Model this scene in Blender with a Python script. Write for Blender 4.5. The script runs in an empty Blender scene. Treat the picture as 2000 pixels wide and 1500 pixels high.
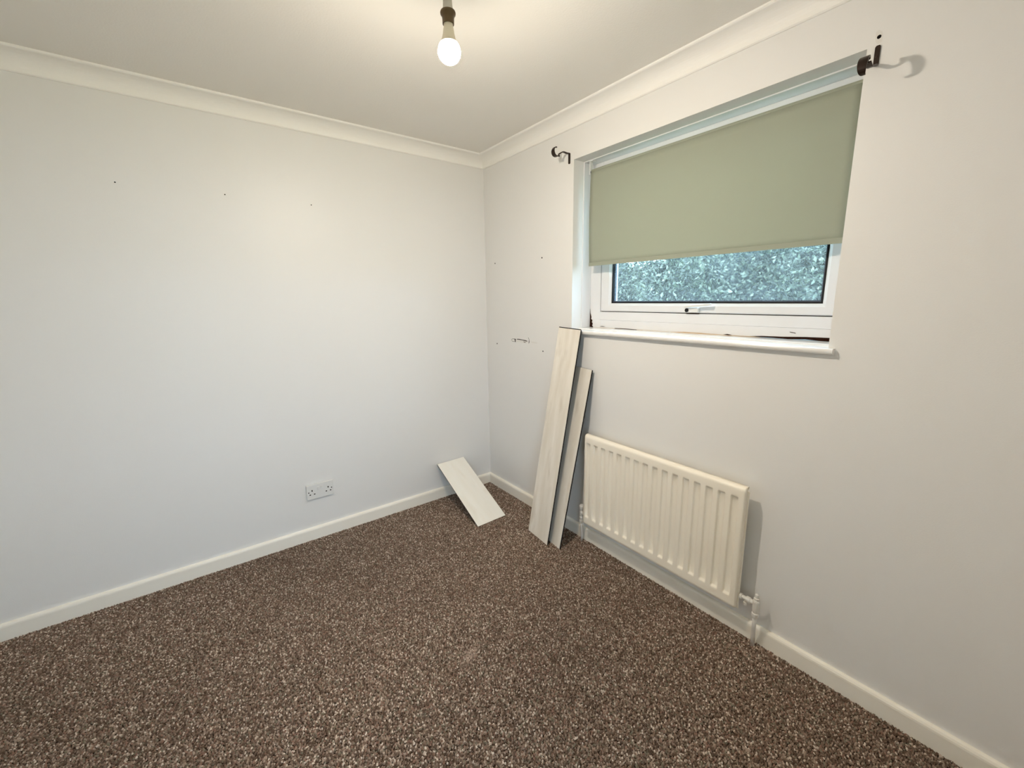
import bpy, bmesh, math, random
import numpy as np
from mathutils import Matrix, Vector

random.seed(7)
rng = np.random.default_rng(7)
sc = bpy.context.scene
COL = sc.collection
PI = math.pi

# ------------------------------------------------------------------ camera
cam_d = bpy.data.cameras.new('camera')
cam = bpy.data.objects.new('camera', cam_d)
COL.objects.link(cam)
cam_d.sensor_width = 36.0
cam_d.lens = 810.675 * 36 / 2000
cam_d.shift_x = -0.00083
cam_d.shift_y = -0.00656
cam_d.clip_start = 0.02
cam_d.clip_end = 200
_r = (Matrix.Rotation(-0.645788, 4, 'Z') @ Matrix.Rotation(1.3831896, 4, 'X') @ Matrix.Rotation(-0.0128004, 4, 'Z'))
cam.matrix_world = Matrix.Translation((-1.636723, -2.468678, 1.358080)) @ _r
sc.camera = cam

# ------------------------------------------------------------------ world (bright overcast daylight) and exposure
world = bpy.data.worlds.new('overcast_sky')
sc.world = world
world.use_nodes = True
bg = world.node_tree.nodes['Background']
bg.inputs['Color'].default_value = (0.58, 0.79, 1.0, 1)
bg.inputs['Strength'].default_value = 4.2
sc.view_settings.view_transform = 'Standard'
sc.view_settings.look = 'None'
sc.view_settings.gamma = 1.0
sc.view_settings.use_curve_mapping = False
sc.view_settings.exposure = 1.0
BULB_COLOR = (1.0, 0.89, 0.74)
BULB_STRENGTH = 730.0
sc.cycles.max_bounces = 7
sc.cycles.diffuse_bounces = 5
sc.cycles.glossy_bounces = 2
sc.cycles.adaptive_threshold = 0.07
sc.cycles.adaptive_min_samples = 20
sc.cycles.use_light_tree = False
sc.cycles.sample_clamp_indirect = 6.0

# ------------------------------------------------------------------ materials
def s2l(c):
    return tuple((v / 255 / 12.92) if v / 255 <= 0.04045 else ((v / 255 + 0.055) / 1.055) ** 2.4 for v in c)

def mat(name, rgb, rough=0.5, spec=0.5, metal=0.0):
    m = bpy.data.materials.new(name)
    m.use_nodes = True
    b = m.node_tree.nodes['Principled BSDF']
    b.inputs['Base Color'].default_value = (*s2l(rgb), 1)
    b.inputs['Roughness'].default_value = rough
    b.inputs['Specular IOR Level'].default_value = spec
    b.inputs['Metallic'].default_value = metal
    return m

def node(m, kind, **kw):
    n = m.node_tree.nodes.new(kind)
    for k, v in kw.items():
        setattr(n, k, v)
    return n

def link(m, a, b):
    m.node_tree.links.new(a, b)

def bsdf(m):
    return m.node_tree.nodes['Principled BSDF']

def noise_paint(name, rgb, rgb2, rough, spec, scale, bump_scale, bump, coord='Object'):
    """painted surface: faint tone drift plus a fine roller-stipple relief"""
    m = mat(name, rgb, rough, spec)
    tc = node(m, 'ShaderNodeTexCoord')
    n1 = node(m, 'ShaderNodeTexNoise'); n1.inputs['Scale'].default_value = scale; n1.inputs['Detail'].default_value = 3
    mx = node(m, 'ShaderNodeMix', data_type='RGBA')
    mx.inputs[6].default_value = (*s2l(rgb), 1); mx.inputs[7].default_value = (*s2l(rgb2), 1)
    link(m, tc.outputs[coord], n1.inputs['Vector']); link(m, n1.outputs['Fac'], mx.inputs[0])
    link(m, mx.outputs[2], bsdf(m).inputs['Base Color'])
    n2 = node(m, 'ShaderNodeTexNoise'); n2.inputs['Scale'].default_value = bump_scale; n2.inputs['Detail'].default_value = 2
    bp = node(m, 'ShaderNodeBump'); bp.inputs['Strength'].default_value = bump; bp.inputs['Distance'].default_value = 0.002
    link(m, tc.outputs[coord], n2.inputs['Vector']); link(m, n2.outputs['Fac'], bp.inputs['Height'])
    link(m, bp.outputs['Normal'], bsdf(m).inputs['Normal'])
    return m

M = {}
M['wall'] = noise_paint('wall_paint', (236, 235, 233), (239, 238, 236), 0.42, 0.35, 1.3, 260, 0.10)
M['ceiling'] = noise_paint('ceiling_paint', (240, 237, 231), (243, 240, 234), 0.8, 0.2, 1.1, 150, 0.25)
M['coving'] = noise_paint('coving_paint', (252, 250, 245), (253, 251, 247), 0.6, 0.3, 2.0, 200, 0.05)
M['skirting'] = noise_paint('skirting_gloss', (252, 247, 235), (253, 249, 239), 0.28, 0.5, 3.0, 60, 0.05)
M['upvc'] = noise_paint('white_window_paint', (236, 236, 238), (230, 230, 232), 0.32, 0.5, 5.0, 80, 0.03)
M['sill'] = noise_paint('white_sill_gloss', (240, 239, 238), (233, 232, 230), 0.22, 0.5, 4.0, 50, 0.06)
M['gasket'] = mat('black_rubber', (18, 19, 24), 0.5, 0.3)
M['spacer'] = mat('aluminium_spacer', (74, 82, 98), 0.5, 0.4, 0.2)
M['dark'] = mat('dark_hole', (22, 18, 16), 0.9, 0.1)
M['plastic'] = mat('white_plastic', (232, 232, 230), 0.3, 0.5)
M['radiator'] = noise_paint('radiator_enamel', (252, 244, 228), (253, 246, 232), 0.38, 0.5, 3.0, 90, 0.02)
M['valve'] = noise_paint('painted_valve', (232, 230, 226), (226, 222, 214), 0.35, 0.5, 30, 200, 0.1)
M['bronze'] = noise_paint('dark_bronze', (58, 44, 38), (44, 33, 28), 0.38, 0.5, 60, 300, 0.05)
bsdf(M['bronze']).inputs['Metallic'].default_value = 0.6
M['core'] = mat('dark_vinyl_core', (34, 33, 34), 0.7, 0.2)
M['brown'] = mat('brown_bakelite', (92, 70, 34), 0.35, 0.5)
M['holder'] = mat('cream_holder', (205, 198, 186), 0.4, 0.4)
M['housing'] = mat('bulb_housing', (240, 228, 205), 0.45, 0.4)
M['mould'] = noise_paint('rotten_wood', (64, 36, 24), (24, 14, 12), 0.9, 0.1, 180, 300, 0.6)
M['rust'] = noise_paint('rusty_stain', (222, 204, 180), (190, 160, 126), 0.8, 0.2, 60, 200, 0.2)
M['graphite'] = mat('scraped_plaster_mark', (96, 90, 84), 0.9, 0.1)
M['chalk'] = mat('bare_filler', (232, 230, 226), 0.9, 0.1)
M['soil'] = noise_paint('lawn_green', (88, 112, 70), (120, 138, 92), 0.9, 0.1, 2.0, 40, 0.5)
M['bark'] = noise_paint('bark', (92, 78, 64), (64, 54, 46), 0.9, 0.1, 12, 60, 0.6)
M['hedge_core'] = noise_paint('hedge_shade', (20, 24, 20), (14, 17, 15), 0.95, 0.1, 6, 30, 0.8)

# pale wood-effect vinyl
def wood(name, base, grain, spot):
    m = mat(name, base, 0.48, 0.4)
    tc = node(m, 'ShaderNodeTexCoord')
    mp = node(m, 'ShaderNodeMapping'); mp.inputs['Scale'].default_value = (19, 2.4, 19)
    n1 = node(m, 'ShaderNodeTexNoise'); n1.inputs['Scale'].default_value = 1.0; n1.inputs['Detail'].default_value = 5
    link(m, tc.outputs['Object'], mp.inputs['Vector']); link(m, mp.outputs['Vector'], n1.inputs['Vector'])
    r1 = node(m, 'ShaderNodeValToRGB')
    r1.color_ramp.elements[0].position = 0.38; r1.color_ramp.elements[1].position = 0.66
    r1.color_ramp.elements[0].color = (*s2l(grain), 1); r1.color_ramp.elements[1].color = (*s2l(base), 1)
    link(m, n1.outputs['Fac'], r1.inputs['Fac'])
    mp2 = node(m, 'ShaderNodeMapping'); mp2.inputs['Scale'].default_value = (11, 3.6, 11)
    n2 = node(m, 'ShaderNodeTexNoise'); n2.inputs['Scale'].default_value = 1.0; n2.inputs['Detail'].default_value = 3
    link(m, tc.outputs['Object'], mp2.inputs['Vector']); link(m, mp2.outputs['Vector'], n2.inputs['Vector'])
    r2 = node(m, 'ShaderNodeValToRGB')
    r2.color_ramp.elements[0].position = 0.54; r2.color_ramp.elements[1].position = 0.74
    r2.color_ramp.elements[0].color = (0, 0, 0, 1); r2.color_ramp.elements[1].color = (0.7, 0.7, 0.7, 1)
    link(m, n2.outputs['Fac'], r2.inputs['Fac'])
    mx = node(m, 'ShaderNodeMix', data_type='RGBA')
    link(m, r2.outputs['Color'], mx.inputs[0]); link(m, r1.outputs['Color'], mx.inputs[6])
    mx.inputs[7].default_value = (*s2l(spot), 1)
    link(m, mx.outputs[2], bsdf(m).inputs['Base Color'])
    return m
M['wood'] = wood('greige_wood_vinyl', (246, 240, 230), (232, 224, 210), (200, 188, 170))
M['wood_pale'] = wood('pale_wood_vinyl', (250, 248, 241), (247, 244, 235), (238, 232, 220))

# carpet yarn: each tuft carries its own yarn colour
m = mat('carpet_yarn', (110, 90, 76), 0.95, 0.12)
at = node(m, 'ShaderNodeAttribute'); at.attribute_name = 'yarn'
link(m, at.outputs['Color'], bsdf(m).inputs['Base Color'])
bsdf(m).inputs['Sheen Weight'].default_value = 0.15
M['yarn'] = m
M['backing'] = mat('carpet_backing', (52, 40, 32), 0.95, 0.1)

# blind fabric, slightly translucent
m = mat('sage_blind_fabric', (180, 185, 168), 0.7, 0.2)
nt = m.node_tree
tr = node(m, 'ShaderNodeBsdfTranslucent'); tr.inputs['Color'].default_value = (*s2l((186, 188, 166)), 1)
ms = node(m, 'ShaderNodeMixShader'); ms.inputs[0].default_value = 0.22
link(m, bsdf(m).outputs[0], ms.inputs[1]); link(m, tr.outputs[0], ms.inputs[2])
link(m, ms.outputs[0], nt.nodes['Material Output'].inputs[0])
tc = node(m, 'ShaderNodeTexCoord'); wv = node(m, 'ShaderNodeTexNoise'); wv.inputs['Scale'].default_value = 700
bp = node(m, 'ShaderNodeBump'); bp.inputs['Strength'].default_value = 0.12; bp.inputs['Distance'].default_value = 0.001
link(m, tc.outputs['Object'], wv.inputs['Vector']); link(m, wv.outputs['Fac'], bp.inputs['Height'])
link(m, bp.outputs[0], bsdf(m).inputs['Normal'])
M['blind'] = m

# window glass with a faint, uneven white veil
m = bpy.data.materials.new('hazy_glass'); m.use_nodes = True
nt = m.node_tree; nt.nodes.remove(nt.nodes['Principled BSDF'])
tp = node(m, 'ShaderNodeBsdfTransparent'); tp.inputs['Color'].default_value = (0.975, 0.99, 0.99, 1)
gl = node(m, 'ShaderNodeBsdfGlossy'); gl.inputs['Roughness'].default_value = 0.03
lw = node(m, 'ShaderNodeLayerWeight'); lw.inputs['Blend'].default_value = 0.5
pw = node(m, 'ShaderNodeMath', operation='POWER'); pw.inputs[1].default_value = 5.0; link(m, lw.outputs['Facing'], pw.inputs[0])
fr = node(m, 'ShaderNodeMapRange'); fr.inputs['To Min'].default_value = 0.02; fr.inputs['To Max'].default_value = 0.6; link(m, pw.outputs[0], fr.inputs['Value'])
mx1 = node(m, 'ShaderNodeMixShader')
link(m, fr.outputs[0], mx1.inputs[0]); link(m, tp.outputs[0], mx1.inputs[1]); link(m, gl.outputs[0], mx1.inputs[2])
tl = node(m, 'ShaderNodeBsdfTranslucent'); tl.inputs['Color'].default_value = (0.85, 0.93, 0.95, 1)
nz = node(m, 'ShaderNodeTexNoise'); nz.inputs['Scale'].default_value = 9; nz.inputs['Detail'].default_value = 4
tc = node(m, 'ShaderNodeTexCoord'); link(m, tc.outputs['Object'], nz.inputs['Vector'])
mr = node(m, 'ShaderNodeMapRange'); mr.inputs['From Min'].default_value = 0.3; mr.inputs['From Max'].default_value = 0.7
mr.inputs['To Min'].default_value = 0.014; mr.inputs['To Max'].default_value = 0.028
link(m, nz.outputs['Fac'], mr.inputs['Value'])
mx2 = node(m, 'ShaderNodeMixShader'); link(m, mr.outputs[0], mx2.inputs[0])
link(m, mx1.outputs[0], mx2.inputs[1]); link(m, tl.outputs[0], mx2.inputs[2])
link(m, mx2.outputs[0], nt.nodes['Material Output'].inputs[0])
M['glass'] = m

# lit bulb diffuser
m = bpy.data.materials.new('lit_bulb'); m.use_nodes = True
nt = m.node_tree; nt.nodes.remove(nt.nodes['Principled BSDF'])
em = node(m, 'ShaderNodeEmission'); em.inputs['Color'].default_value = (*BULB_COLOR, 1); em.inputs['Strength'].default_value = BULB_STRENGTH
# the LED board faces down: the upper rim of the diffuser glows less than its crown
gm = node(m, 'ShaderNodeNewGeometry'); sx = node(m, 'ShaderNodeSeparateXYZ'); link(m, gm.outputs['Normal'], sx.inputs[0])
gr = node(m, 'ShaderNodeMapRange', interpolation_type='SMOOTHSTEP'); gr.inputs['From Min'].default_value = 0.06; gr.inputs['From Max'].default_value = -0.40
gr.inputs['To Min'].default_value = 0.004; gr.inputs['To Max'].default_value = 1.0; link(m, sx.outputs['Z'], gr.inputs['Value'])
mu = node(m, 'ShaderNodeMath', operation='MULTIPLY'); mu.inputs[1].default_value = BULB_STRENGTH
link(m, gr.outputs[0], mu.inputs[0]); link(m, mu.outputs[0], em.inputs['Strength'])
link(m, em.outputs[0], nt.nodes['Material Output'].inputs[0])
M['bulb'] = m

# leaves
m = mat('hedge_leaf', (70, 84, 66), 0.42, 0.4)
at = node(m, 'ShaderNodeAttribute'); at.attribute_name = 'tone'
link(m, at.outputs['Color'], bsdf(m).inputs['Base Color'])
M['leaf'] = m

# ------------------------------------------------------------------ helpers
def finish(name, me, material, parent=None, smooth=False, bevel=0.0, seg=2):
    o = bpy.data.objects.new(name, me)
    COL.objects.link(o)
    if material is not None:
        me.materials.append(M[material])
    if smooth:
        me.polygons.foreach_set('use_smooth', [True] * len(me.polygons))
    if bevel:
        md = o.modifiers.new('bevel', 'BEVEL'); md.width = bevel; md.segments = seg; md.limit_method = 'ANGLE'
    if parent is not None:
        o.parent = parent
    return o

def from_bm(name, bm, material, parent=None, **kw):
    bmesh.ops.recalc_face_normals(bm, faces=bm.faces)
    me = bpy.data.meshes.new(name); bm.to_mesh(me); bm.free()
    return finish(name, me, material, parent, **kw)

def add_box(bm, x0, x1, y0, y1, z0, z1):
    v = [bm.verts.new((x, y, z)) for x in (x0, x1) for y in (y0, y1) for z in (z0, z1)]
    for f in ((0, 1, 3, 2), (4, 6, 7, 5), (0, 4, 5, 1), (2, 3, 7, 6), (0, 2, 6, 4), (1, 5, 7, 3)):
        bm.faces.new([v[i] for i in f])

def box(name, lim, material, parent=None, **kw):
    bm = bmesh.new(); add_box(bm, *lim)
    return from_bm(name, bm, material, parent, **kw)

def add_lathe(bm, prof, n=24, mtx=Matrix()):
    """prof: list of (radius, height) turned about local z"""
    rings = []
    for r, h in prof:
        if r < 1e-6:
            rings.append([bm.verts.new(mtx @ Vector((0, 0, h)))])
        else:
            rings.append([bm.verts.new(mtx @ Vector((r * math.cos(2 * PI * k / n), r * math.sin(2 * PI * k / n), h))) for k in range(n)])
    for a, b in zip(rings, rings[1:]):
        if len(a) == 1 and len(b) == 1:
            continue
        for k in range(n):
            k2 = (k + 1) % n
            if len(a) == 1:
                bm.faces.new((a[0], b[k2], b[k]))
            elif len(b) == 1:
                bm.faces.new((a[k], a[k2], b[0]))
            else:
                bm.faces.new((a[k], a[k2], b[k2], b[k]))
    if len(rings[0]) > 1: bm.faces.new(rings[0][::-1])
    if len(rings[-1]) > 1: bm.faces.new(rings[-1])

def add_tube(bm, pts, r, n=12):
    pts = [Vector(p) for p in pts]
    rings = []
    up = Vector((0, 1, 0.013))
    for i, p in enumerate(pts):
        d = (pts[min(i + 1, len(pts) - 1)] - pts[max(i - 1, 0)]).normalized()
        a = d.cross(up)
        if a.length < 1e-3: a = d.cross(Vector((1, 0, 0)))
        a.normalize(); b = d.cross(a)
        rr = r[i] if isinstance(r, (list, tuple)) else r
        rings.append([bm.verts.new(p + (a * math.cos(2 * PI * k / n) + b * math.sin(2 * PI * k / n)) * rr) for k in range(n)])
    for a, b in zip(rings, rings[1:]):
        for k in range(n):
            bm.faces.new((a[k], a[(k + 1) % n], b[(k + 1) % n], b[k]))
    bm.faces.new(rings[0][::-1]); bm.faces.new(rings[-1])

def add_ribbon(bm, path, widths, y, thick):
    """strap whose path (u out from the wall, z) lies in the x-z plane; width runs along y"""
    n = len(path); q = []
    for i, (u, z) in enumerate(path):
        a = path[max(i - 1, 0)]; b = path[min(i + 1, n - 1)]
        d = Vector((b[0] - a[0], b[1] - a[1])).normalized(); nn = Vector((-d.y, d.x)) * thick / 2
        w = widths[i] / 2
        q.append([bm.verts.new((-(u + s * nn.x), y + t * w, z + s * nn.y)) for s, t in ((1, 1), (1, -1), (-1, -1), (-1, 1))])
    for a, b in zip(q, q[1:]):
        for k in range(4):
            bm.faces.new((a[k], a[(k + 1) % 4], b[(k + 1) % 4], b[k]))
    bm.faces.new(q[0][::-1]); bm.faces.new(q[-1])

def frame_sweep(bm, y0, y1, z0, z1, prof):
    """mitred rectangular frame in the y-z plane; prof: closed loop of (inset, x)"""
    c = []
    for ins, x in prof:
        c.append([bm.verts.new((x, y, z)) for y, z in ((y0 + ins, z0 + ins), (y1 - ins, z0 + ins), (y1 - ins, z1 - ins), (y0 + ins, z1 - ins))])
    n = len(c)
    for i in range(n):
        a, b = c[i], c[(i + 1) % n]
        for k in range(4):
            bm.faces.new((a[k], a[(k + 1) % 4], b[(k + 1) % 4], b[k]))

def empty(name, loc=(0, 0, 0)):
    o = bpy.data.objects.new(name, None); o.empty_display_size = 0.05
    COL.objects.link(o); o.location = loc
    return o

def tag(o, label=None, cat=None, group=None, kind=None):
    if label: o['label'] = label
    if cat: o['category'] = cat
    if group: o['group'] = group
    if kind: o['kind'] = kind
    return o

def structure(o, label, cat):
    return tag(o, label, cat, kind='structure')

# ------------------------------------------------------------------ the room shell
XR, YR = -2.62, -2.85            # far ends of the room behind the camera
HC = 2.268                       # ceiling height
WY0, WY1 = -2.013, -0.838        # window opening along the wall
WZ0, WZ1 = 1.172, 2.051

floor = structure(box('floor', (XR - .15, .25, YR - .15, .15, -.16, -.006), 'backing'), 'brown speckled loop pile carpet covering the whole bedroom floor', 'carpet')
structure(box('ceiling', (XR - .15, .25, YR - .15, .15, HC, HC + .12), 'ceiling'), 'plain off-white painted ceiling above the hanging bulb', 'ceiling')
wall_left = structure(box('wall_left', (XR - .15, 0, 0, .15, -.16, HC), 'wall'), 'long plain white wall carrying the double socket', 'wall')
bm = bmesh.new()
for lim in ((0, .25, WY1, .15, -.16, HC), (0, .25, YR - .15, WY0, -.16, HC), (0, .25, WY0, WY1, -.16, WZ0), (0, .25, WY0, WY1, WZ1, HC)):
    add_box(bm, *lim)
bmesh.ops.remove_doubles(bm, verts=bm.verts, dist=1e-5)
wall_right = structure(from_bm('wall_right', bm, 'wall'), 'white wall with the window opening above the radiator', 'wall')
# wall behind the viewer, with an unseen doorway and landing added to bring in daylight
DX0, DX1, DZ = -2.05, -1.25, 2.0
LX0, LX1, LYB = -3.45, -.70, -4.35                           # added landing, unseen
bm = bmesh.new()
for lim in ((XR - .15, DX0, YR - .15, YR, -.16, HC), (DX1, 0, YR - .15, YR, -.16, HC), (DX0, DX1, YR - .15, YR, DZ, HC)):
    add_box(bm, *lim)
structure(from_bm('wall_back', bm, 'wall'), 'white wall behind the viewer with the added open doorway', 'wall')
dfr = structure(empty('added_doorway', (DX0, YR, 0)), 'unseen open doorway added to let daylight in from behind the viewer', 'doorway')
for lim in ((DX0 - .06, DX0 + .02, YR - .16, YR + .015, -.006, DZ + .06), (DX1 - .02, DX1 + .06, YR - .16, YR + .015, -.006, DZ + .06), (DX0 + .02, DX1 - .02, YR - .16, YR + .015, DZ - .02, DZ + .06)):
    o = box('added_door_frame', lim, 'skirting', bevel=.004); o.parent = dfr; o.matrix_parent_inverse = Matrix.Translation(dfr.location).inverted()
bm = bmesh.new()
VX0, VX1, VZ0, VZ1 = -3.2, -1.0, .5, 2.15                  # added landing window, sized for the daylight it lets in
for lim in ((LX0 - .15, VX0, LYB - .15, LYB, -.16, HC), (VX1, LX1 + .15, LYB - .15, LYB, -.16, HC), (VX0, VX1, LYB - .15, LYB, -.16, VZ0), (VX0, VX1, LYB - .15, LYB, VZ1, HC),
            (LX0 - .15, LX0, LYB, YR - .15, -.16, HC), (LX1, LX1 + .15, LYB, YR - .15, -.16, HC)):
    add_box(bm, *lim)
structure(from_bm('added_landing_walls', bm, 'wall'), 'white walls of the added landing beyond the doorway behind the viewer', 'wall')
structure(box('added_landing_floor', (LX0 - .15, LX1 + .15, LYB - .15, YR - .15, -.16, -.004), 'backing'), 'brown carpet on the added landing behind the viewer', 'carpet')
structure(box('added_landing_ceiling', (LX0 - .15, LX1 + .15, LYB - .15, YR - .15, HC, HC + .12), 'ceiling'), 'white ceiling of the added landing behind the viewer', 'ceiling')
w2 = structure(empty('added_window', ((VX0 + VX1) / 2, LYB - .1, VZ0)), 'white framed landing window added behind the viewer to fill the room with daylight', 'window')
for lim in ((VX0, VX0 + .06, LYB - .12, LYB - .06, VZ0, VZ1), (VX1 - .06, VX1, LYB - .12, LYB - .06, VZ0, VZ1), (VX0 + .06, VX1 - .06, LYB - .12, LYB - .06, VZ0, VZ0 + .06), (VX0 + .06, VX1 - .06, LYB - .12, LYB - .06, VZ1 - .06, VZ1)):
    o = box('added_window_frame', lim, 'upvc', bevel=.003); o.parent = w2; o.matrix_parent_inverse = Matrix.Translation(w2.location).inverted()
structure(box('wall_side', (XR - .15, XR, YR, 0, -.16, HC), 'wall'), 'plain white wall opposite the window', 'wall')

# carpet pile: one small tuft of yarn per loop
def tuft_grid(y0, y1, pitch, far):
    X, Y = np.meshgrid(np.arange(XR, -0.012, pitch), np.arange(y0, y1, pitch))
    X = X.copy(); X[::2] += pitch / 2
    X = X.ravel() + rng.normal(0, pitch * .22, X.size); Y = Y.ravel() + rng.normal(0, pitch * .22, Y.size)
    edge = -1.55 - .55 * (X + 2.0)                           # finer tufts over the open middle of the room
    keep = (X < -0.013) & (Y < -0.013) & ((Y < edge) == far)
    return X[keep], Y[keep], np.full(keep.sum(), pitch)
ga, gb = tuft_grid(-2.75, -0.012, .0056, False), tuft_grid(YR, -.9, .0085, True)
X, Y, PT = (np.concatenate(q) for q in zip(ga, gb))
N = len(X)
ang = rng.uniform(0, 2 * PI, N); rb = PT * rng.uniform(.60, .80, N); rt = PT * rng.uniform(.26, .43, N)
top = rng.uniform(-.0024, .0002, N); tx = PT * rng.normal(0, .2, N); ty = PT * rng.normal(0, .2, N)
V = np.zeros((N, 8, 3))
for k in range(4):
    a = ang + k * PI / 2
    V[:, k, 0] = X + rb * np.cos(a); V[:, k, 1] = Y + rb * np.sin(a); V[:, k, 2] = -.0052
    a2 = a + .35
    V[:, 4 + k, 0] = X + tx + rt * np.cos(a2); V[:, 4 + k, 1] = Y + ty + rt * np.sin(a2); V[:, 4 + k, 2] = top + rng.uniform(-.0006, .0006, N)
V[:, :, 0] = np.minimum(V[:, :, 0], -.002); V[:, :, 1] = np.minimum(V[:, :, 1], -.002)
quads = np.array([[0, 1, 5, 4], [1, 2, 6, 5], [2, 3, 7, 6], [3, 0, 4, 7], [4, 5, 6, 7]])
F = (np.arange(N)[:, None, None] * 8 + quads[None]).reshape(-1)
me = bpy.data.meshes.new('carpet_pile')
me.vertices.add(N * 8); me.vertices.foreach_set('co', V.ravel())
nf = N * 5
me.loops.add(nf * 4); me.loops.foreach_set('vertex_index', F)
me.polygons.add(nf); me.polygons.foreach_set('loop_start', np.arange(nf) * 4)
me.update(calc_edges=True)
pal = np.array([s2l(c) for c in ((104, 85, 72), (134, 114, 100), (166, 147, 132), (210, 195, 181), (142, 112, 98), (128, 120, 104))])
pick = rng.choice(6, N, p=[.30, .27, .20, .08, .08, .07])
# broad drift of tone across the carpet and one small pale stain of its own
drift = 1 + .10 * np.sin(X * 3.1 + 1.2 * np.sin(Y * 2.3)) * np.sin(Y * 2.7 + X)
colr = pal[pick] * (drift * rng.uniform(.85, 1.15, N))[:, None]
ux, uy = (X + .946), (Y + 1.255)
e = np.hypot((ux * .86 + uy * .5) / .055, (-ux * .5 + uy * .86) / .022)
st = np.clip(1.25 - e, 0, 1) * rng.uniform(.4, 1, N)
colr = colr * (1 - .75 * st[:, None]) + np.array(s2l((196, 174, 160))) * (.75 * st[:, None])
ca = me.color_attributes.new('yarn', 'FLOAT_COLOR', 'POINT')
ca.data.foreach_set('color', np.concatenate([np.repeat(colr, 8, 0), np.ones((N * 8, 1))], 1).ravel())
pile = finish('carpet_pile', me, 'yarn', floor); pile['kind'] = 'stuff'

# skirting boards
def skirting(name, along_x, label):
    prof = [(0, 0.0), (0, .070), (.006, .0705), (.012, .068), (.0155, .062), (.0165, .056), (.0165, -.006), (0, -.006)]
    bm = bmesh.new(); ra, rb_ = [], []
    for t, z in prof:
        if along_x:
            ra.append(bm.verts.new((-t, -t, z))); rb_.append(bm.verts.new((XR, -t, z)))
        else:
            ra.append(bm.verts.new((-t, -t, z))); rb_.append(bm.verts.new((-t, YR, z)))
    n = len(prof)
    for i in range(n):
        bm.faces.new((ra[i], ra[(i + 1) % n], rb_[(i + 1) % n], rb_[i]))
    bm.faces.new(ra); bm.faces.new(rb_[::-1])
    structure(from_bm(name, bm, 'skirting'), label, 'skirting board')
skirting('baseboard_left', True, 'cream gloss skirting board along the wall with the socket')
skirting('baseboard_right', False, 'cream gloss skirting board running beneath the radiator')

# plaster coving
def coving(name, along_x, label):
    prof = [(0, 2.199), (.005, 2.199), (.0085, 2.203), (.0085, 2.208)]
    cx, cz, rx, rz = .066, 2.208, .0575, .050
    for k in range(1, 11):
        a = PI - k * (PI / 2) / 10
        prof.append((cx + rx * math.cos(a), cz + rz * math.sin(a)))
    prof += [(.070, 2.2585), (.074, 2.2615), (.074, HC), (0, HC)]
    bm = bmesh.new(); ra, rb_ = [], []
    for t, z in prof:
        ra.append(bm.verts.new((-t, -t, z)))
        rb_.append(bm.verts.new((XR, -t, z) if along_x else (-t, YR, z)))
    n = len(prof)
    for i in range(n):
        bm.faces.new((ra[i], ra[(i + 1) % n], rb_[(i + 1) % n], rb_[i]))
    bm.faces.new(ra); bm.faces.new(rb_[::-1])
    structure(from_bm(name, bm, 'coving'), label, 'coving')
coving('trim_1', True, 'white concave plaster coving above the wall with the socket')
coving('trim_2', False, 'white concave plaster coving above the window wall')

# marks on the walls: small holes left by fixings, and a scrape
def hole(parent, pos, axis, r=.0035):
    bm = bmesh.new()
    mtx = Matrix.Translation(pos) @ (Matrix.Rotation(PI / 2, 4, 'X') if axis == 'y' else Matrix.Rotation(-PI / 2, 4, 'Y'))
    add_lathe(bm, [(r * 1.3, -.001), (r * 1.2, .0006), (r, .0009), (0, .001)], 10, mtx)
    return from_bm('nail_hole', bm, 'dark', parent)
for x, z in ((-1.836, 1.854), (-1.457, 1.855), (-1.083, 1.852)):
    hole(wall_left, (x, 0, z), 'y', .0022)
for y, z in ((-.116, 1.5895), (-.591, 1.587), (-.1216, 1.0537), (-.6006, 1.0447)):
    hole(wall_right, (0, y, z), 'x', .0036)
def blotch(name, pts, material, parent, x=-.0006, t=.0008):
    """thin irregular patch on the window wall; pts: outline in (y, z)"""
    bm = bmesh.new()
    a = [bm.verts.new((x, y, z)) for y, z in pts]; b = [bm.verts.new((x + t, y, z)) for y, z in pts]
    n = len(pts)
    bm.faces.new(a); bm.faces.new(b[::-1])
    for i in range(n):
        bm.faces.new((a[i], b[i], b[(i + 1) % n], a[(i + 1) % n]))
    return from_bm(name, bm, material, parent)
def stroke(name, line, w, material, parent, x=-.0006):
    up = [(y, z + w * random.uniform(.3, .7)) for y, z in line]; dn = [(y, z - w * random.uniform(.3, .7)) for y, z in line]
    return blotch(name, up + dn[::-1], material, parent, x)
stroke('scrape', [(-.287, 1.090), (-.292, 1.097), (-.312, 1.099), (-.338, 1.096)], .003, 'graphite', wall_right)
stroke('scrape', [(-.289, 1.087), (-.300, 1.082), (-.318, 1.083)], .0025, 'graphite', wall_right)
blotch('scrape', [(-.322, 1.102), (-.330, 1.101), (-.332, 1.080), (-.324, 1.079)], 'dark', wall_right)
stroke('scrape', [(-.345, 1.100), (-.37, 1.101), (-.40, 1.098), (-.43, 1.096), (-.452, 1.094)], .005, 'graphite', wall_right)
stroke('scrape', [(-.462, 1.118), (-.470, 1.106), (-.473, 1.092), (-.466, 1.082)], .006, 'graphite', wall_right)
stroke('scrape', [(-.415, 1.088), (-.428, 1.085), (-.436, 1.087)], .004, 'graphite', wall_right)
blotch('filler_patch', [(-.338, 1.098), (-.37, 1.098), (-.45, 1.092), (-.468, 1.10), (-.46, 1.085), (-.43, 1.080), (-.36, 1.082), (-.335, 1.082)], 'chalk', wall_right, -.0003, .0005)
blotch('filler_patch', [(-.485, 1.096), (-.52, 1.095), (-.548, 1.094), (-.55, 1.087), (-.52, 1.085), (-.49, 1.088)], 'chalk', wall_right, -.0003, .0005)
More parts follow.
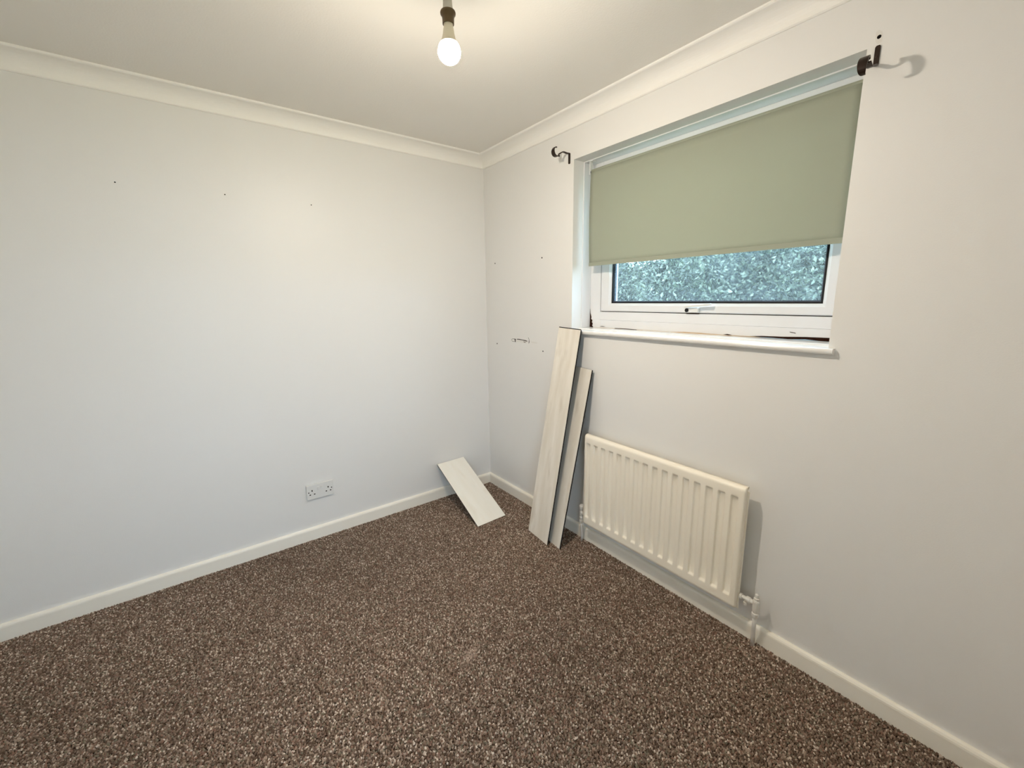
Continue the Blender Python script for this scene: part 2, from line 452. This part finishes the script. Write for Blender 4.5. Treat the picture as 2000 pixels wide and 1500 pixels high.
# empty fixing hole above the right-hand bracket
blotch('filler_patch', [(-2.029, 2.087), (-2.035, 2.090), (-2.043, 2.083), (-2.046, 2.070), (-2.045, 2.056), (-2.036, 2.053), (-2.030, 2.063)], 'chalk', wall_right, -.0003, .0005)
hole(wall_right, (0, -2.0375, 2.0715), 'x', .0042)

# ------------------------------------------------------------------ the window
win = structure(empty('window_1', (.14, (WY0 + WY1) / 2, WZ0)), 'white framed window with hazy panes half covered by the roller blind', 'window')
Wp = Matrix.Translation(win.location).inverted()
def wpart(o, parent=None):
    o.parent = parent or win
    if parent is None:
        o.matrix_parent_inverse = Wp
    return o
LY0, LY1, LZ1 = WY0 + .005, WY1 - .005, WZ1 - .005
SB = 1.193                                                   # top of the inner sill board
bm = bmesh.new()
add_box(bm, .073, .20, LY1, WY1 + .0005, SB, WZ1)
add_box(bm, .073, .20, WY0 - .0005, LY0, SB, WZ1)
add_box(bm, .073, .20, LY0, LY1, LZ1, WZ1 + .0005)
wpart(from_bm('lining', bm, 'upvc', bevel=.002))
SY0, SY1, SZ0, SZ1 = -1.992, -.918, 1.284, 2.004            # opening sash
bm = bmesh.new()
add_box(bm, .14, .215, SY1 + .0035, LY1, SB, LZ1)
add_box(bm, .14, .215, LY0, SY0 - .002, SB, LZ1)
add_box(bm, .14, .215, SY0 - .002, SY1 + .0035, SZ1 + .002, LZ1)
frame = wpart(from_bm('frame', bm, 'upvc', bevel=.0025))
# bottom rail: its underside lifts away towards the rotten right-hand corner
bm = bmesh.new()
ys = [LY1, -1.2, -1.45, -1.66, -1.76, -1.86, -1.93, LY0]
zb = [SB, SB, SB + .0005, SB + .001, SB + .005, SB + .009, SB + .012, SB + .013]
loops = [[bm.verts.new(p) for p in ((.142, y, z), (.142, y, 1.236), (.139, y, 1.238), (.139, y, SZ0 - .0035), (.215, y, SZ0 - .0035), (.215, y, z))] for y, z in zip(ys, zb)]
for a, b in zip(loops, loops[1:]):
    for k in range(6):
        bm.faces.new((a[k], a[(k + 1) % 6], b[(k + 1) % 6], b[k]))
bm.faces.new(loops[0]); bm.faces.new(loops[-1][::-1])
wpart(from_bm('bottom_rail', bm, 'upvc'))
# dark rebate seal behind the sash joint
bm = bmesh.new()
frame_sweep(bm, SY0 - .006, SY1 + .006, SZ0 - .006, SZ1 + .006, [(0, .158), (.012, .158), (.012, .170), (0, .170)])
wpart(from_bm('rebate_seal', bm, 'gasket'))
GY0, GY1, GZ0, GZ1 = -1.937, -.986, 1.3275, 1.960           # daylight opening of the glass
bm = bmesh.new()
frame_sweep(bm, SY0, SY1, SZ0, SZ1, [(0, .143), (.004, .139), (.030, .139), (.040, .147), (.0435, .152), (.0435, .196), (0, .196)])
sash = wpart(from_bm('sash', bm, 'upvc'))
for v in sash.data.vertices:                                # the stiles are wider than the rails
    if v.co.y > -1.4 and v.co.y < SY1 - .02: v.co.y -= (SY1 - .0435) - GY1
    if v.co.y < -1.5 and v.co.y > SY0 + .02: v.co.y += GY0 - (SY0 + .0435)
bm = bmesh.new()
frame_sweep(bm, GY0 - .001, GY1 + .001, GZ0 - .001, GZ1 + .001, [(0, .150), (.006, .150), (.006, .156), (0, .156)])
wpart(from_bm('gasket', bm, 'gasket'))
bm = bmesh.new()
frame_sweep(bm, GY0 - .001, GY1 + .001, GZ0 - .001, GZ1 + .001, [(0, .161), (.012, .161), (.012, .173), (0, .173)])
wpart(from_bm('spacer_bar', bm, 'spacer'))
wpart(box('pane', (.1562, .1590, GY0, GY1, GZ0, GZ1), 'glass'))
wpart(box('pane', (.1745, .1770, GY0, GY1, GZ0, GZ1), 'glass'))
# handle: keyed boss with a flat lever
bm = bmesh.new(); add_box(bm, .122, .141, -1.489, -1.422, 1.286, 1.309)
hnd = wpart(from_bm('handle', bm, 'plastic', bevel=.004, seg=3))
bm = bmesh.new()
pts = [(-1.428, 1.306), (-1.47, 1.3115), (-1.548, 1.3185), (-1.553, 1.3235), (-1.548, 1.327), (-1.47, 1.321), (-1.428, 1.316)]
a = [bm.verts.new((.108, y, z)) for y, z in pts]; b = [bm.verts.new((.120, y, z)) for y, z in pts]
bm.faces.new(a); bm.faces.new(b[::-1])
for i in range(len(pts)): bm.faces.new((a[i], b[i], b[(i + 1) % len(pts)], a[(i + 1) % len(pts)]))
lev = from_bm('lever', bm, 'plastic', bevel=.002)
lev.parent = hnd
bm = bmesh.new(); add_lathe(bm, [(.0085, 0), (.0085, .003), (.007, .004), (0, .0042)], 16, Matrix.Translation((.1215, -1.437, 1.2965)) @ Matrix.Rotation(-PI / 2, 4, 'Y'))
kn = from_bm('key_cap', bm, 'gasket'); kn.parent = hnd
wpart(box('catch_strip', (.1385, .1392, -1.487, -1.425, 1.2795, 1.2835), 'mould'))  # dark strip over the sash joint, just below the handle
# sill: nosing board in front, thinner inner board behind
bm = bmesh.new()
prof = [(-.016, 1.1665), (-.021, 1.1685), (-.0235, 1.1735), (-.0235, 1.179), (-.021, 1.184), (-.016, 1.1862), (.052, 1.1862), (.056, SB - .001), (.060, SB), (.215, SB), (.215, 1.170), (.0, 1.1665)]
def sill_loop(y, back): return [bm.verts.new((min(x, back), y, z if x < back or z < 1.18 else 1.1862)) for x, z in prof]
la = [bm.verts.new((x, WY1, z)) for x, z in prof]; lb = [bm.verts.new((x, WY0, z)) for x, z in prof]
n = len(prof)
for i in range(n): bm.faces.new((la[i], la[(i + 1) % n], lb[(i + 1) % n], lb[i]))
bm.faces.new(la); bm.faces.new(lb[::-1])
# horns of the nosing past the opening
hp = [(-.016, 1.1665), (-.021, 1.1685), (-.0235, 1.1735), (-.0235, 1.179), (-.021, 1.184), (-.016, 1.1862), (-.0002, 1.1862), (-.0002, 1.1665)]
for ya, yb in ((WY1, WY1 + .018), (WY0 - .018, WY0)):
    l1 = [bm.verts.new((x, ya, z)) for x, z in hp]; l2 = [bm.verts.new((x, yb, z)) for x, z in hp]
    for i in range(len(hp)): bm.faces.new((l1[i], l1[(i + 1) % len(hp)], l2[(i + 1) % len(hp)], l2[i]))
    bm.faces.new(l1); bm.faces.new(l2[::-1])
wpart(from_bm('window_sill', bm, 'sill'))
# rot and stains along the joint with the sill
def wstain(name, pts, material, x=.1385, t=.001): return wpart(blotch(name, pts, material, None, x, t))
wstain('rot_crack', [(-.8435, 1.195), (-.8435, 1.215), (-.844, 1.240), (-.8435, 1.268), (-.8445, 1.296), (-.848, 1.270), (-.855, 1.250), (-.853, 1.240), (-.862, 1.232), (-.858, 1.222), (-.866, 1.212), (-.860, 1.204), (-.869, 1.1945)], 'mould', .1384)
wstain('rot_gap', [(-1.70, SB + .0025), (-1.75, SB + .007), (-1.82, SB + .0085), (-1.90, SB + .0125), (-2.005, SB + .0145), (-2.005, SB + .0005), (-1.94, SB + .001), (-1.90, SB + .004), (-1.84, SB + .001), (-1.78, SB + .003)], 'mould', .1412)
wstain('rust_streak', [(-1.35, SB), (-1.35, SB + .001), (-1.42, SB + .005), (-1.50, SB + .0045), (-1.60, SB + .002), (-1.72, SB + .003), (-1.75, SB + .001), (-1.60, SB)], 'rust', .1408)
wstain('rust_streak', [(-.87, SB), (-.88, SB + .0012), (-1.0, SB + .001), (-1.2, SB + .0014), (-1.34, SB + .001), (-1.34, SB), (-1.1, SB)], 'rust', .1408)
wstain('rot_crack', [(-1.02, SB + .0005), (-1.02, SB + .003), (-1.10, SB + .003), (-1.16, SB + .002), (-1.16, SB)], 'mould', .1405)
wstain('rot_crack', [(-.915, SB + .0075), (-.93, SB + .009), (-.955, SB + .0075), (-.94, SB + .006)], 'mould', .1408)
wstain('rot_crack', [(-1.845, SB + .029), (-1.865, SB + .026), (-1.868, SB + .023), (-1.85, SB + .026)], 'mould', .1412)
wstain('rot_crack', [(-1.60, SB + .004), (-1.615, SB + .0065), (-1.635, SB + .004), (-1.62, SB + .002)], 'mould', .1404)

# ------------------------------------------------------------------ roller blind
bl = tag(empty('roller_blind', (.088, -1.44, 1.985)), 'sage green roller blind pulled halfway down over the window', 'blind')
Bp = Matrix.Translation(bl.location).inverted()
def bpart(o):
    o.parent = bl; o.matrix_parent_inverse = Bp; return o
BY0, BY1 = -1.996, -.893
bm = bmesh.new()
add_lathe(bm, [(.0125, 0), (.0125, BY1 - BY0)], 28, Matrix.Translation((.082, BY1, 1.9915)) @ Matrix.Rotation(PI / 2, 4, 'X'))
roll = bpart(from_bm('fabric_roll', bm, 'blind', smooth=True))
md = roll.modifiers.new('split', 'EDGE_SPLIT'); md.split_angle = math.radians(40)
bm = bmesh.new(); add_lathe(bm, [(.008, 0), (.008, BY1 - BY0 + .012)], 16, Matrix.Translation((.082, BY1 + .008, 1.9915)) @ Matrix.Rotation(PI / 2, 4, 'X'))
bpart(from_bm('roller_tube', bm, 'spacer'))
ny, nz = 40, 16
vs, fs = [], []
for s in (0, 1):
    for j in range(nz + 1):
        z = 1.9915 - (1.9915 - 1.528) * j / nz
        for i in range(ny + 1):
            y = BY1 + (BY0 - BY1) * i / ny
            edge = math.exp(-(i / 4.0) ** 2)
            yy = y + edge * .003 * math.sin(PI * j / nz)
            xx = .0695 + .0003 * math.sin(y * 9) * (j / nz) - edge * .003 * math.sin(PI * j / nz)
            vs.append((xx + s * .0009, yy, z))
W1 = ny + 1; off = W1 * (nz + 1)
for j in range(nz):
    for i in range(ny):
        a = j * W1 + i
        fs.append((a, a + 1, a + W1 + 1, a + W1)); fs.append((off + a, off + a + W1, off + a + W1 + 1, off + a + 1))
for i in range(ny):
    a = i; fs.append((a, off + a, off + a + 1, a + 1)); a = nz * W1 + i; fs.append((a, a + 1, off + a + 1, off + a))
for j in range(nz):
    a = j * W1; fs.append((a, a + W1, off + a + W1, off + a)); a = j * W1 + ny; fs.append((a, off + a, off + a + W1, a + W1))
me = bpy.data.meshes.new('fabric'); me.from_pydata(vs, [], fs)
bpart(finish('fabric', me, 'blind', smooth=True))
bm = bmesh.new(); add_box(bm, .0686, .0712, BY0, BY1 + .003, 1.5215, 1.540)
bpart(from_bm('hem_bar', bm, 'blind', bevel=.002))
for y in (BY1 + .014, BY0 - .010):
    bm = bmesh.new(); add_box(bm, .075, .095, y - .002, y + .002, 1.98, LZ1); add_box(bm, .075, .101, y - .018 if y > -1.4 else y, y if y > -1.4 else y + .018, LZ1 - .003, LZ1)
    bpart(from_bm('bracket', bm, 'plastic'))

# ------------------------------------------------------------------ curtain pole brackets
def curtain_bracket(y, zc, flip, droop, label):
    t = tag(empty('curtain_bracket', (0, y, zc)), label, 'bracket', 'curtain pole brackets')
    inv = Matrix.Translation(t.location).inverted()
    s = -1 if flip else 1
    def T(path): return [(u, zc + s * dz - droop * u) for u, dz in path]
    def put(o): o.parent = t; o.matrix_parent_inverse = inv; return o
    bm = bmesh.new()
    add_ribbon(bm, [(.0018, zc - s * .050), (.0018, zc - s * .046), (.0018, zc - s * .004), (.0025, zc)], [.008, .0125, .0125, .0125], y, .0042)
    plate = put(from_bm('wall_plate', bm, 'bronze', bevel=.0008))
    bm = bmesh.new()
    add_lathe(bm, [(.0038, 0), (.0035, .0015), (0, .002)], 10, Matrix.Translation((-.0035, y, zc - s * .022)) @ Matrix.Rotation(-PI / 2, 4, 'Y'))
    sw = from_bm('screw', bm, 'bronze'); sw.parent = plate
    bm = bmesh.new()
    arm = T([(.002, -.0005), (.02, -.001), (.045, .002), (.055, .000), (.066, -.006), (.074, -.011)])
    add_ribbon(bm, arm, [.0125, .0125, .013, .015, .016, .016], y, .0042)
    put(from_bm('arm', bm, 'bronze', bevel=.0006))
    bm = bmesh.new()
    path, wd = [], []
    for k in range(19):
        a = math.radians(-140 + k * 240 / 18)                # from beneath the arm, outwards, up to the tip
        path.append((.094 + .0215 * math.cos(a), -.003 + .0215 * math.sin(a)))
        wd.append(.024 * (.30 + .65 * math.sin(PI * min(1, .12 + k / 20))))
    add_ribbon(bm, T(path), wd, y, .0042)
    put(from_bm('cup', bm, 'bronze', bevel=.0006))
    bm = bmesh.new()
    zz = zc - s * .014 - droop * .074
    add_lathe(bm, [(.0045, -.009), (.0045, -.004), (.0025, -.003), (.0025, .006)], 10, Matrix.Translation((-.074, y, zz)) @ Matrix.Rotation(0 if s > 0 else PI, 4, 'X'))
    put(from_bm('thumb_screw', bm, 'bronze'))
    return t
curtain_bracket(-.8065, 2.087, False, .06, 'dark bronze curtain pole bracket with upright hook near the corner')
curtain_bracket(-2.0385, 1.999, True, .33, 'dark bronze curtain pole bracket hanging upside down by one screw')

# ------------------------------------------------------------------ loose vinyl planks
def plank(bl_, br_, tl_, tr_, label, face, tongue, top_tongue, thick=.0055):
    """front-face corners bottom-left, bottom-right, top-left, top-right (as seen from the room)"""
    bl_, br_, tl_, tr_ = map(Vector, (bl_, br_, tl_, tr_))
    yv = ((tl_ + tr_) / 2 - (bl_ + br_) / 2); L = yv.length; yv.normalize()
    xv = (br_ - bl_) + (tr_ - tl_); Wd = xv.length / 2
    xv = (xv - yv * xv.dot(yv)).normalized()
    zv = xv.cross(yv).normalized()                           # towards the room
    c = (bl_ + br_) / 2
    mtx = Matrix((( xv.x, yv.x, zv.x, c.x), (xv.y, yv.y, zv.y, c.y), (xv.z, yv.z, zv.z, c.z), (0, 0, 0, 1)))
    t = tag(empty('vinyl_plank'), label, 'plank', 'loose wood-effect planks'); t.matrix_world = mtx
    bm = bmesh.new(); add_box(bm, -Wd / 2, Wd / 2, 0, L, -.002, 0)
    from_bm('wear_layer', bm, face, t, bevel=.0005, seg=1)
    bm = bmesh.new()
    add_box(bm, -Wd / 2 + .0005, Wd / 2, .0003, L, -thick, -.002)
    add_box(bm, Wd / 2 - .001, Wd / 2 + tongue, .0003, L, -thick + .001, -.0026)
    add_box(bm, -Wd / 2 + .0005, Wd / 2, L - .001, L + top_tongue, -thick + .001, -.0026)
    from_bm('core', bm, 'core', t)
    return t
plank((-.2073, -.7116, 0), (-.2303, -.8932, 0), (-.0315, -.764, 1.193), (-.0315, -.940, 1.193), 'tall wood-effect vinyl plank leaning on the window sill', 'wood', .005, .005)
plank((-.170, -.783, 0), (-.2055, -.9615, 0), (-.010, -.829, .988), (-.010, -1.0095, .986), 'shorter wood-effect plank leaning on the wall behind the tall one', 'wood', .005, 0)
plank((-.4267, -.4946, 0.001), (-.2155, -.4844, 0.001), (-.4405, -.006, .2490), (-.2298, -.006, .2486), 'short pale plank offcut propped low in the corner', 'wood_pale', .002, 0)

# ------------------------------------------------------------------ radiator
RY0, RY1, RZ0, RZ1 = -1.836, -1.019, .140, .648
RX = -.076
rad = tag(empty('radiator', (-.05, (RY0 + RY1) / 2, RZ0)), 'cream steel panel radiator with pressed vertical channels below the window', 'radiator')
Rp = Matrix.Translation(rad.location).inverted()
def rpart(o):
    o.parent = rad; o.matrix_parent_inverse = Rp; return o
chan = [-1.0475 - .0501 * i for i in range(16)]
def chan_depth(y):
    d = min(abs(y - c) for c in chan)
    t = min(1, max(0, (.0150 - d) / .0050)); return t * t * (3 - 2 * t)
def z_depth(z):
    t = min(1, max(0, (z - .180) / .012)) * min(1, max(0, (.606 - z) / .009)); return t * t * (3 - 2 * t)
ysamp = [RY1 - .004] + sorted(set([RY1 - .012] + [c + o for c in chan for o in (-.0175, -.0152, -.0138, -.0125, -.0112, -.0095, 0, .0095, .0112, .0125, .0138, .0152, .0175)] + [RY0 + .012]), reverse=True) + [RY0 + .004]
zsamp = [RZ0 + .003, RZ0 + .012, .172, .179, .183, .187, .192, .25, .40, .55, .596, .600, .604, .608, .614, .630]
rows = []
for z in zsamp:
    rows.append([(RX + .0090 * chan_depth(y) * z_depth(z), y, z) for y in ysamp])
for k in range(1, 7):                                        # rolled top edge
    a = k * (PI / 2) / 6
    rows.append([(RX + .016 * (1 - math.cos(a)), y, .632 + .016 * math.sin(a)) for y in ysamp])
rows.append([(-.048, y, RZ1) for y in ysamp]); rows.append([(-.048, y, RZ1 - .012) for y in ysamp])
rows.insert(0, [(RX + .003, y, RZ0) for y in ysamp]); rows.insert(0, [(-.056, y, RZ0) for y in ysamp])
rows = [[(r[0][0] + .004 if r[0][0] < -.06 else r[0][0], RY1, r[0][2])] + r + [(r[-1][0] + .004 if r[-1][0] < -.06 else r[-1][0], RY0, r[-1][2])] for r in rows]
rows = [[(max(r[0][0], -.056), RY1, r[0][2])] + r + [(max(r[-1][0], -.056), RY0, r[-1][2])] for r in rows]
nc = len(rows[0])
vs = [p for r in rows for p in r]
fs = [(j * nc + i, j * nc + i + 1, (j + 1) * nc + i + 1, (j + 1) * nc + i) for j in range(len(rows) - 1) for i in range(nc - 1)]
me = bpy.data.meshes.new('panel'); me.from_pydata(vs, [], fs)
bmx = bmesh.new(); bmx.from_mesh(me); bmesh.ops.remove_doubles(bmx, verts=bmx.verts, dist=1e-5); bmesh.ops.recalc_face_normals(bmx, faces=bmx.faces); bmx.to_mesh(me); bmx.free()
panel = rpart(finish('panel', me, 'radiator', smooth=True))
bm = bmesh.new(); add_box(bm, -.058, -.054, RY0 - .007, RY1 + .005, RZ0 - .007, RZ1 - .016)
rpart(from_bm('seam_flange', bm, 'radiator', bevel=.0015))
bm = bmesh.new(); add_box(bm, -.0545, -.040, RY0 + .012, RY1 - .012, RZ0 + .01, RZ1 - .014)
rpart(from_bm('back_panel', bm, 'radiator', bevel=.004))
for y in (RY0 + .13, RY1 - .13):
    bm = bmesh.new(); add_box(bm, -.041, .0, y - .015, y + .015, .20, .58); add_box(bm, -.048, -.036, y - .018, y + .018, .56, .59)
    rpart(from_bm('hanging_bracket', bm, 'radiator'))
# right-hand lockshield valve with drain-off, tail and pipe
vx, vy = -.050, -1.903
bm = bmesh.new()
Ry = Matrix.Rotation(PI / 2, 4, 'X')
add_lathe(bm, [(.011, 0), (.011, .010), (.0075, .011), (.0075, .026), (.012, .027), (.012, .041), (.009, .042), (.009, .056)], 14, Matrix.Translation((vx, RY0 - .004, .190)) @ Ry)
tail = rpart(from_bm('valve_tail', bm, 'valve', bevel=.001))
bm = bmesh.new(); add_lathe(bm, [(.005, 0), (.005, .012), (.007, .013), (.007, .024), (0, .026)], 12, Matrix.Translation((vx, RY0 - .028, .186)) @ Matrix.Rotation(PI, 4, 'X'))
dr = from_bm('drain_plug', bm, 'valve'); dr.parent = tail
bm = bmesh.new()
add_lathe(bm, [(.009, .128), (.009, .136), (.0125, .137), (.0125, .150), (.0095, .152), (.0115, .160), (.0128, .175), (.0128, .200), (.0105, .206), (.0085, .208)], 14, Matrix.Translation((vx, vy, 0)))
rpart(from_bm('valve_body', bm, 'valve', smooth=False))
bm = bmesh.new(); add_lathe(bm, [(.0085, .207), (.0102, .210), (.0102, .214), (.006, .217), (.0072, .222), (.0065, .230), (0, .234)], 12, Matrix.Translation((vx, vy, 0)))
rpart(from_bm('valve_cap', bm, 'valve'))
bm = bmesh.new(); add_tube(bm, [(vx, vy, .132), (vx, vy, .10), (vx + .006, vy + .002, .07), (vx + .012, vy + .003, .04), (vx + .013, vy + .003, -.006)], .0075, 12)
rpart(from_bm('pipe', bm, 'valve', smooth=True))
# left-hand valve
vy2 = -.986
bm = bmesh.new()
add_lathe(bm, [(.010, 0), (.010, .012), (.0075, .013), (.0075, .030)], 12, Matrix.Translation((vx, RY1 + .030, .175)) @ Ry)
rpart(from_bm('valve_tail', bm, 'valve'))
bm = bmesh.new()
add_lathe(bm, [(.008, .118), (.011, .120), (.011, .132), (.008, .134), (.0085, .140), (.0115, .144), (.0115, .152), (.0085, .156), (.0105, .166), (.0105, .184), (.008, .190)], 14, Matrix.Translation((vx, vy2, 0)))
rpart(from_bm('valve_body', bm, 'valve'))
bm = bmesh.new(); add_lathe(bm, [(.008, .189), (.0095, .195), (.014, .206), (.0145, .217), (.011, .223), (0, .225)], 14, Matrix.Translation((vx, vy2, 0)))
rpart(from_bm('valve_cap', bm, 'valve'))
bm = bmesh.new(); add_tube(bm, [(vx, vy2, .120), (vx, vy2, .10), (vx + .005, vy2 + .003, .07), (vx + .012, vy2 + .006, .04), (vx + .013, vy2 + .006, -.006)], .0075, 12)
rpart(from_bm('pipe', bm, 'valve', smooth=True))

# ------------------------------------------------------------------ double socket
sk = tag(empty('wall_socket', (-1.186, 0, .286)), 'white double plug socket low on the long plain wall', 'socket')
def spart(o, parent=None):
    o.parent = parent or sk; return o
bm = bmesh.new(); add_box(bm, -.0725, .0725, -.0115, -.0028, -.0445, .0445)
fp = spart(from_bm('faceplate', bm, 'plastic', bevel=.0025, seg=3))
bm = bmesh.new(); add_box(bm, -.0705, .0705, -.003, 0, -.0425, .0425)  # dark inset added behind the faceplate to draw its shadow line
spart(from_bm('shadow_line_inset', bm, 'spacer'))
for cx in (-.043, .043):
    for dx, dz, w, h in ((0, .008, .0042, .0085), (-.0115, -.0145, .0066, .0042), (.0115, -.0145, .0066, .0042)):
        bm = bmesh.new(); add_box(bm, cx + dx - w / 2 - .0006, cx + dx + w / 2 + .0006, -.0119, -.0105, dz - h / 2 - .0006, dz + h / 2 + .0006)
        spart(from_bm('pin_slot', bm, 'dark'), fp)
for cx in (-.0612, .0612):
    bm = bmesh.new(); add_lathe(bm, [(.0032, -.001), (.0032, .0006), (0, .0008)], 12, Matrix.Translation((cx, -.0115, .0)) @ Matrix.Rotation(PI / 2, 4, 'X'))
    spart(from_bm('screw', bm, 'dark'), fp)
for cx in (-.0095, .0095):
    bm = bmesh.new(); v = []
    add_box(bm, cx - .006, cx + .006, -.0155, -.011, .004, .024)
    o = from_bm('rocker_switch', bm, 'plastic', bevel=.001)
    for q in o.data.vertices:
        if q.co.y < -.014 and q.co.z < .01: q.co.y += .003
    spart(o)

# ------------------------------------------------------------------ pendant bulb
BX, BYY, BZ = -.985, -1.330, 2.034                           # centre of the glowing globe
pend = tag(empty('pendant_light', (BX, BYY, HC)), 'bare glowing bulb hanging from a brown pendant holder on the ceiling', 'ceiling light')
def ppart(name, prof, material, n=28, z0=0, parent=None, smooth=True):
    bm = bmesh.new(); add_lathe(bm, [(r, h + z0) for r, h in prof], n)
    o = from_bm(name, bm, material, parent or pend, smooth=False)
    if smooth:
        o.data.polygons.foreach_set('use_smooth', [True] * len(o.data.polygons)); 
        md = o.modifiers.new('split', 'EDGE_SPLIT'); md.split_angle = math.radians(40)
    return o
zc = BZ - HC                                                 # bulb centre relative to the ceiling
R = .0315
ppart('ceiling_rose', [(.038, 0), (.038, -.010), (.034, -.018), (.020, -.022), (.008, -.024)], 'holder')
ppart('cord', [(.0035, -.02), (.0035, zc + .150)], 'holder', 10)
hold = ppart('lamp_holder', [(.0035, .156), (.008, .154), (.0115, .140), (.0125, .118), (.0140, .100), (.0148, .094)], 'holder', z0=zc)
ppart('shade_ring', [(.0150, .097), (.0200, .0965), (.0212, .0935), (.0208, .0895), (.0178, .0865), (.0162, .080), (.0158, .066), (.0130, .066), (.0130, .092)], 'brown', z0=zc, parent=hold)
bulb = ppart('bulb', [(.0126, .080), (.0128, .060), (.0140, .056), (.0150, .050), (.0160, .042), (.0185, .032), (.0228, .0215), (.0250, .0190)], 'housing', z0=zc)
dome = [(R * math.cos(a), R * math.sin(a)) for a in [math.radians(v) for v in range(38, -90, -8)]] + [(0, -R)]
ppart('diffuser', dome, 'bulb', 36, z0=zc, parent=bulb)

# ------------------------------------------------------------------ outdoors
structure(box('ground', (-40, 40, -40, 40, -.5, -.3), 'soil'), 'green lawn outside the window', 'lawn')
hedge = tag(empty('hedge', (5.2, 2.2, -.3)), 'dense pale leafy hedge outside the window', 'hedge')
Hp = Matrix.Translation(hedge.location).inverted()
def hpart(o): o.parent = hedge; o.matrix_parent_inverse = Hp; return o
def top_z(y): return 2.12 + .10 * np.sin(y * 1.7 + .6) + .06 * np.sin(y * 4.3) + .10 * np.clip((1.0 - y), 0, 1.5)
def front_x(y, z): return 4.6 + .18 * np.sin(y * 2.1 + z * 1.3) + .12 * np.sin(y * 5.3 - z * 3.7) + .25 * np.clip(z - 1.2, 0, 1) ** 2
n = 44000
ly = rng.uniform(-1.6, 6.2, n); lz = -.25 + (rng.uniform(0, 1, n) ** .75) * (top_z(ly) + .25 + rng.normal(0, .05, n))
lx = front_x(ly, lz) + np.abs(rng.normal(0, .16, n)) - .05
sz = rng.uniform(.022, .046, n)
d1 = rng.normal(0, 1, (n, 3)); d1[:, 2] -= .2; d1 /= np.linalg.norm(d1, axis=1)[:, None]
d2 = np.cross(d1, rng.normal(0, 1, (n, 3)) + np.array([-1.2, 0, .8])); d2 /= np.linalg.norm(d2, axis=1)[:, None]
nn = np.cross(d1, d2)
c = np.stack([lx, ly, lz], 1)
V = np.zeros((n, 4, 3))
V[:, 0] = c - d1 * sz[:, None]; V[:, 2] = c + d1 * sz[:, None]
V[:, 1] = c + d2 * (sz * .52)[:, None] + nn * (sz * .25)[:, None]; V[:, 3] = c - d2 * (sz * .52)[:, None] + nn * (sz * .25)[:, None]
F = (np.arange(n)[:, None, None] * 4 + np.array([[0, 1, 2], [0, 2, 3]])[None]).reshape(-1)
me = bpy.data.meshes.new('foliage'); me.vertices.add(n * 4); me.vertices.foreach_set('co', V.ravel())
me.loops.add(n * 6); me.loops.foreach_set('vertex_index', F); me.polygons.add(n * 2); me.polygons.foreach_set('loop_start', np.arange(n * 2) * 3)
me.update(calc_edges=True)
lp = np.array([s2l(q) for q in ((66, 74, 62), (98, 108, 92), (142, 150, 132), (38, 44, 36))])
lc = lp[rng.choice(4, n, p=[.3, .35, .2, .15])]
ca = me.color_attributes.new('tone', 'FLOAT_COLOR', 'POINT')
ca.data.foreach_set('color', np.concatenate([np.repeat(lc, 4, 0), np.ones((n * 4, 1))], 1).ravel())
fo = hpart(finish('foliage', me, 'leaf')); fo['kind'] = 'stuff'
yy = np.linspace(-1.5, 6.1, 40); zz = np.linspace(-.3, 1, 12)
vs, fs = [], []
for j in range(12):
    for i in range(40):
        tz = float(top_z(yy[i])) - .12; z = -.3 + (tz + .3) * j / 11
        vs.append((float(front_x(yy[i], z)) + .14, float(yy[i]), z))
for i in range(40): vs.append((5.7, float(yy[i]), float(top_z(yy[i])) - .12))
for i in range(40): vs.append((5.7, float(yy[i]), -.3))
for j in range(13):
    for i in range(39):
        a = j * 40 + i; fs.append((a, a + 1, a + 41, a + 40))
me = bpy.data.meshes.new('shade_core'); me.from_pydata(vs, [], fs)  # dark shell stops see-through; the hedge's inner shade is in its colour
hpart(finish('shade_core', me, 'hedge_core'))
for i in range(9):
    y = -1.2 + i * .85
    bm = bmesh.new(); add_tube(bm, [(5.25, y, -.32), (5.2, y + .05, .3), (5.1, y - .05, 1.0), (5.15, y + .05, 1.6)], [.05, .042, .03, .015], 8)
    hpart(from_bm('stem', bm, 'bark'))
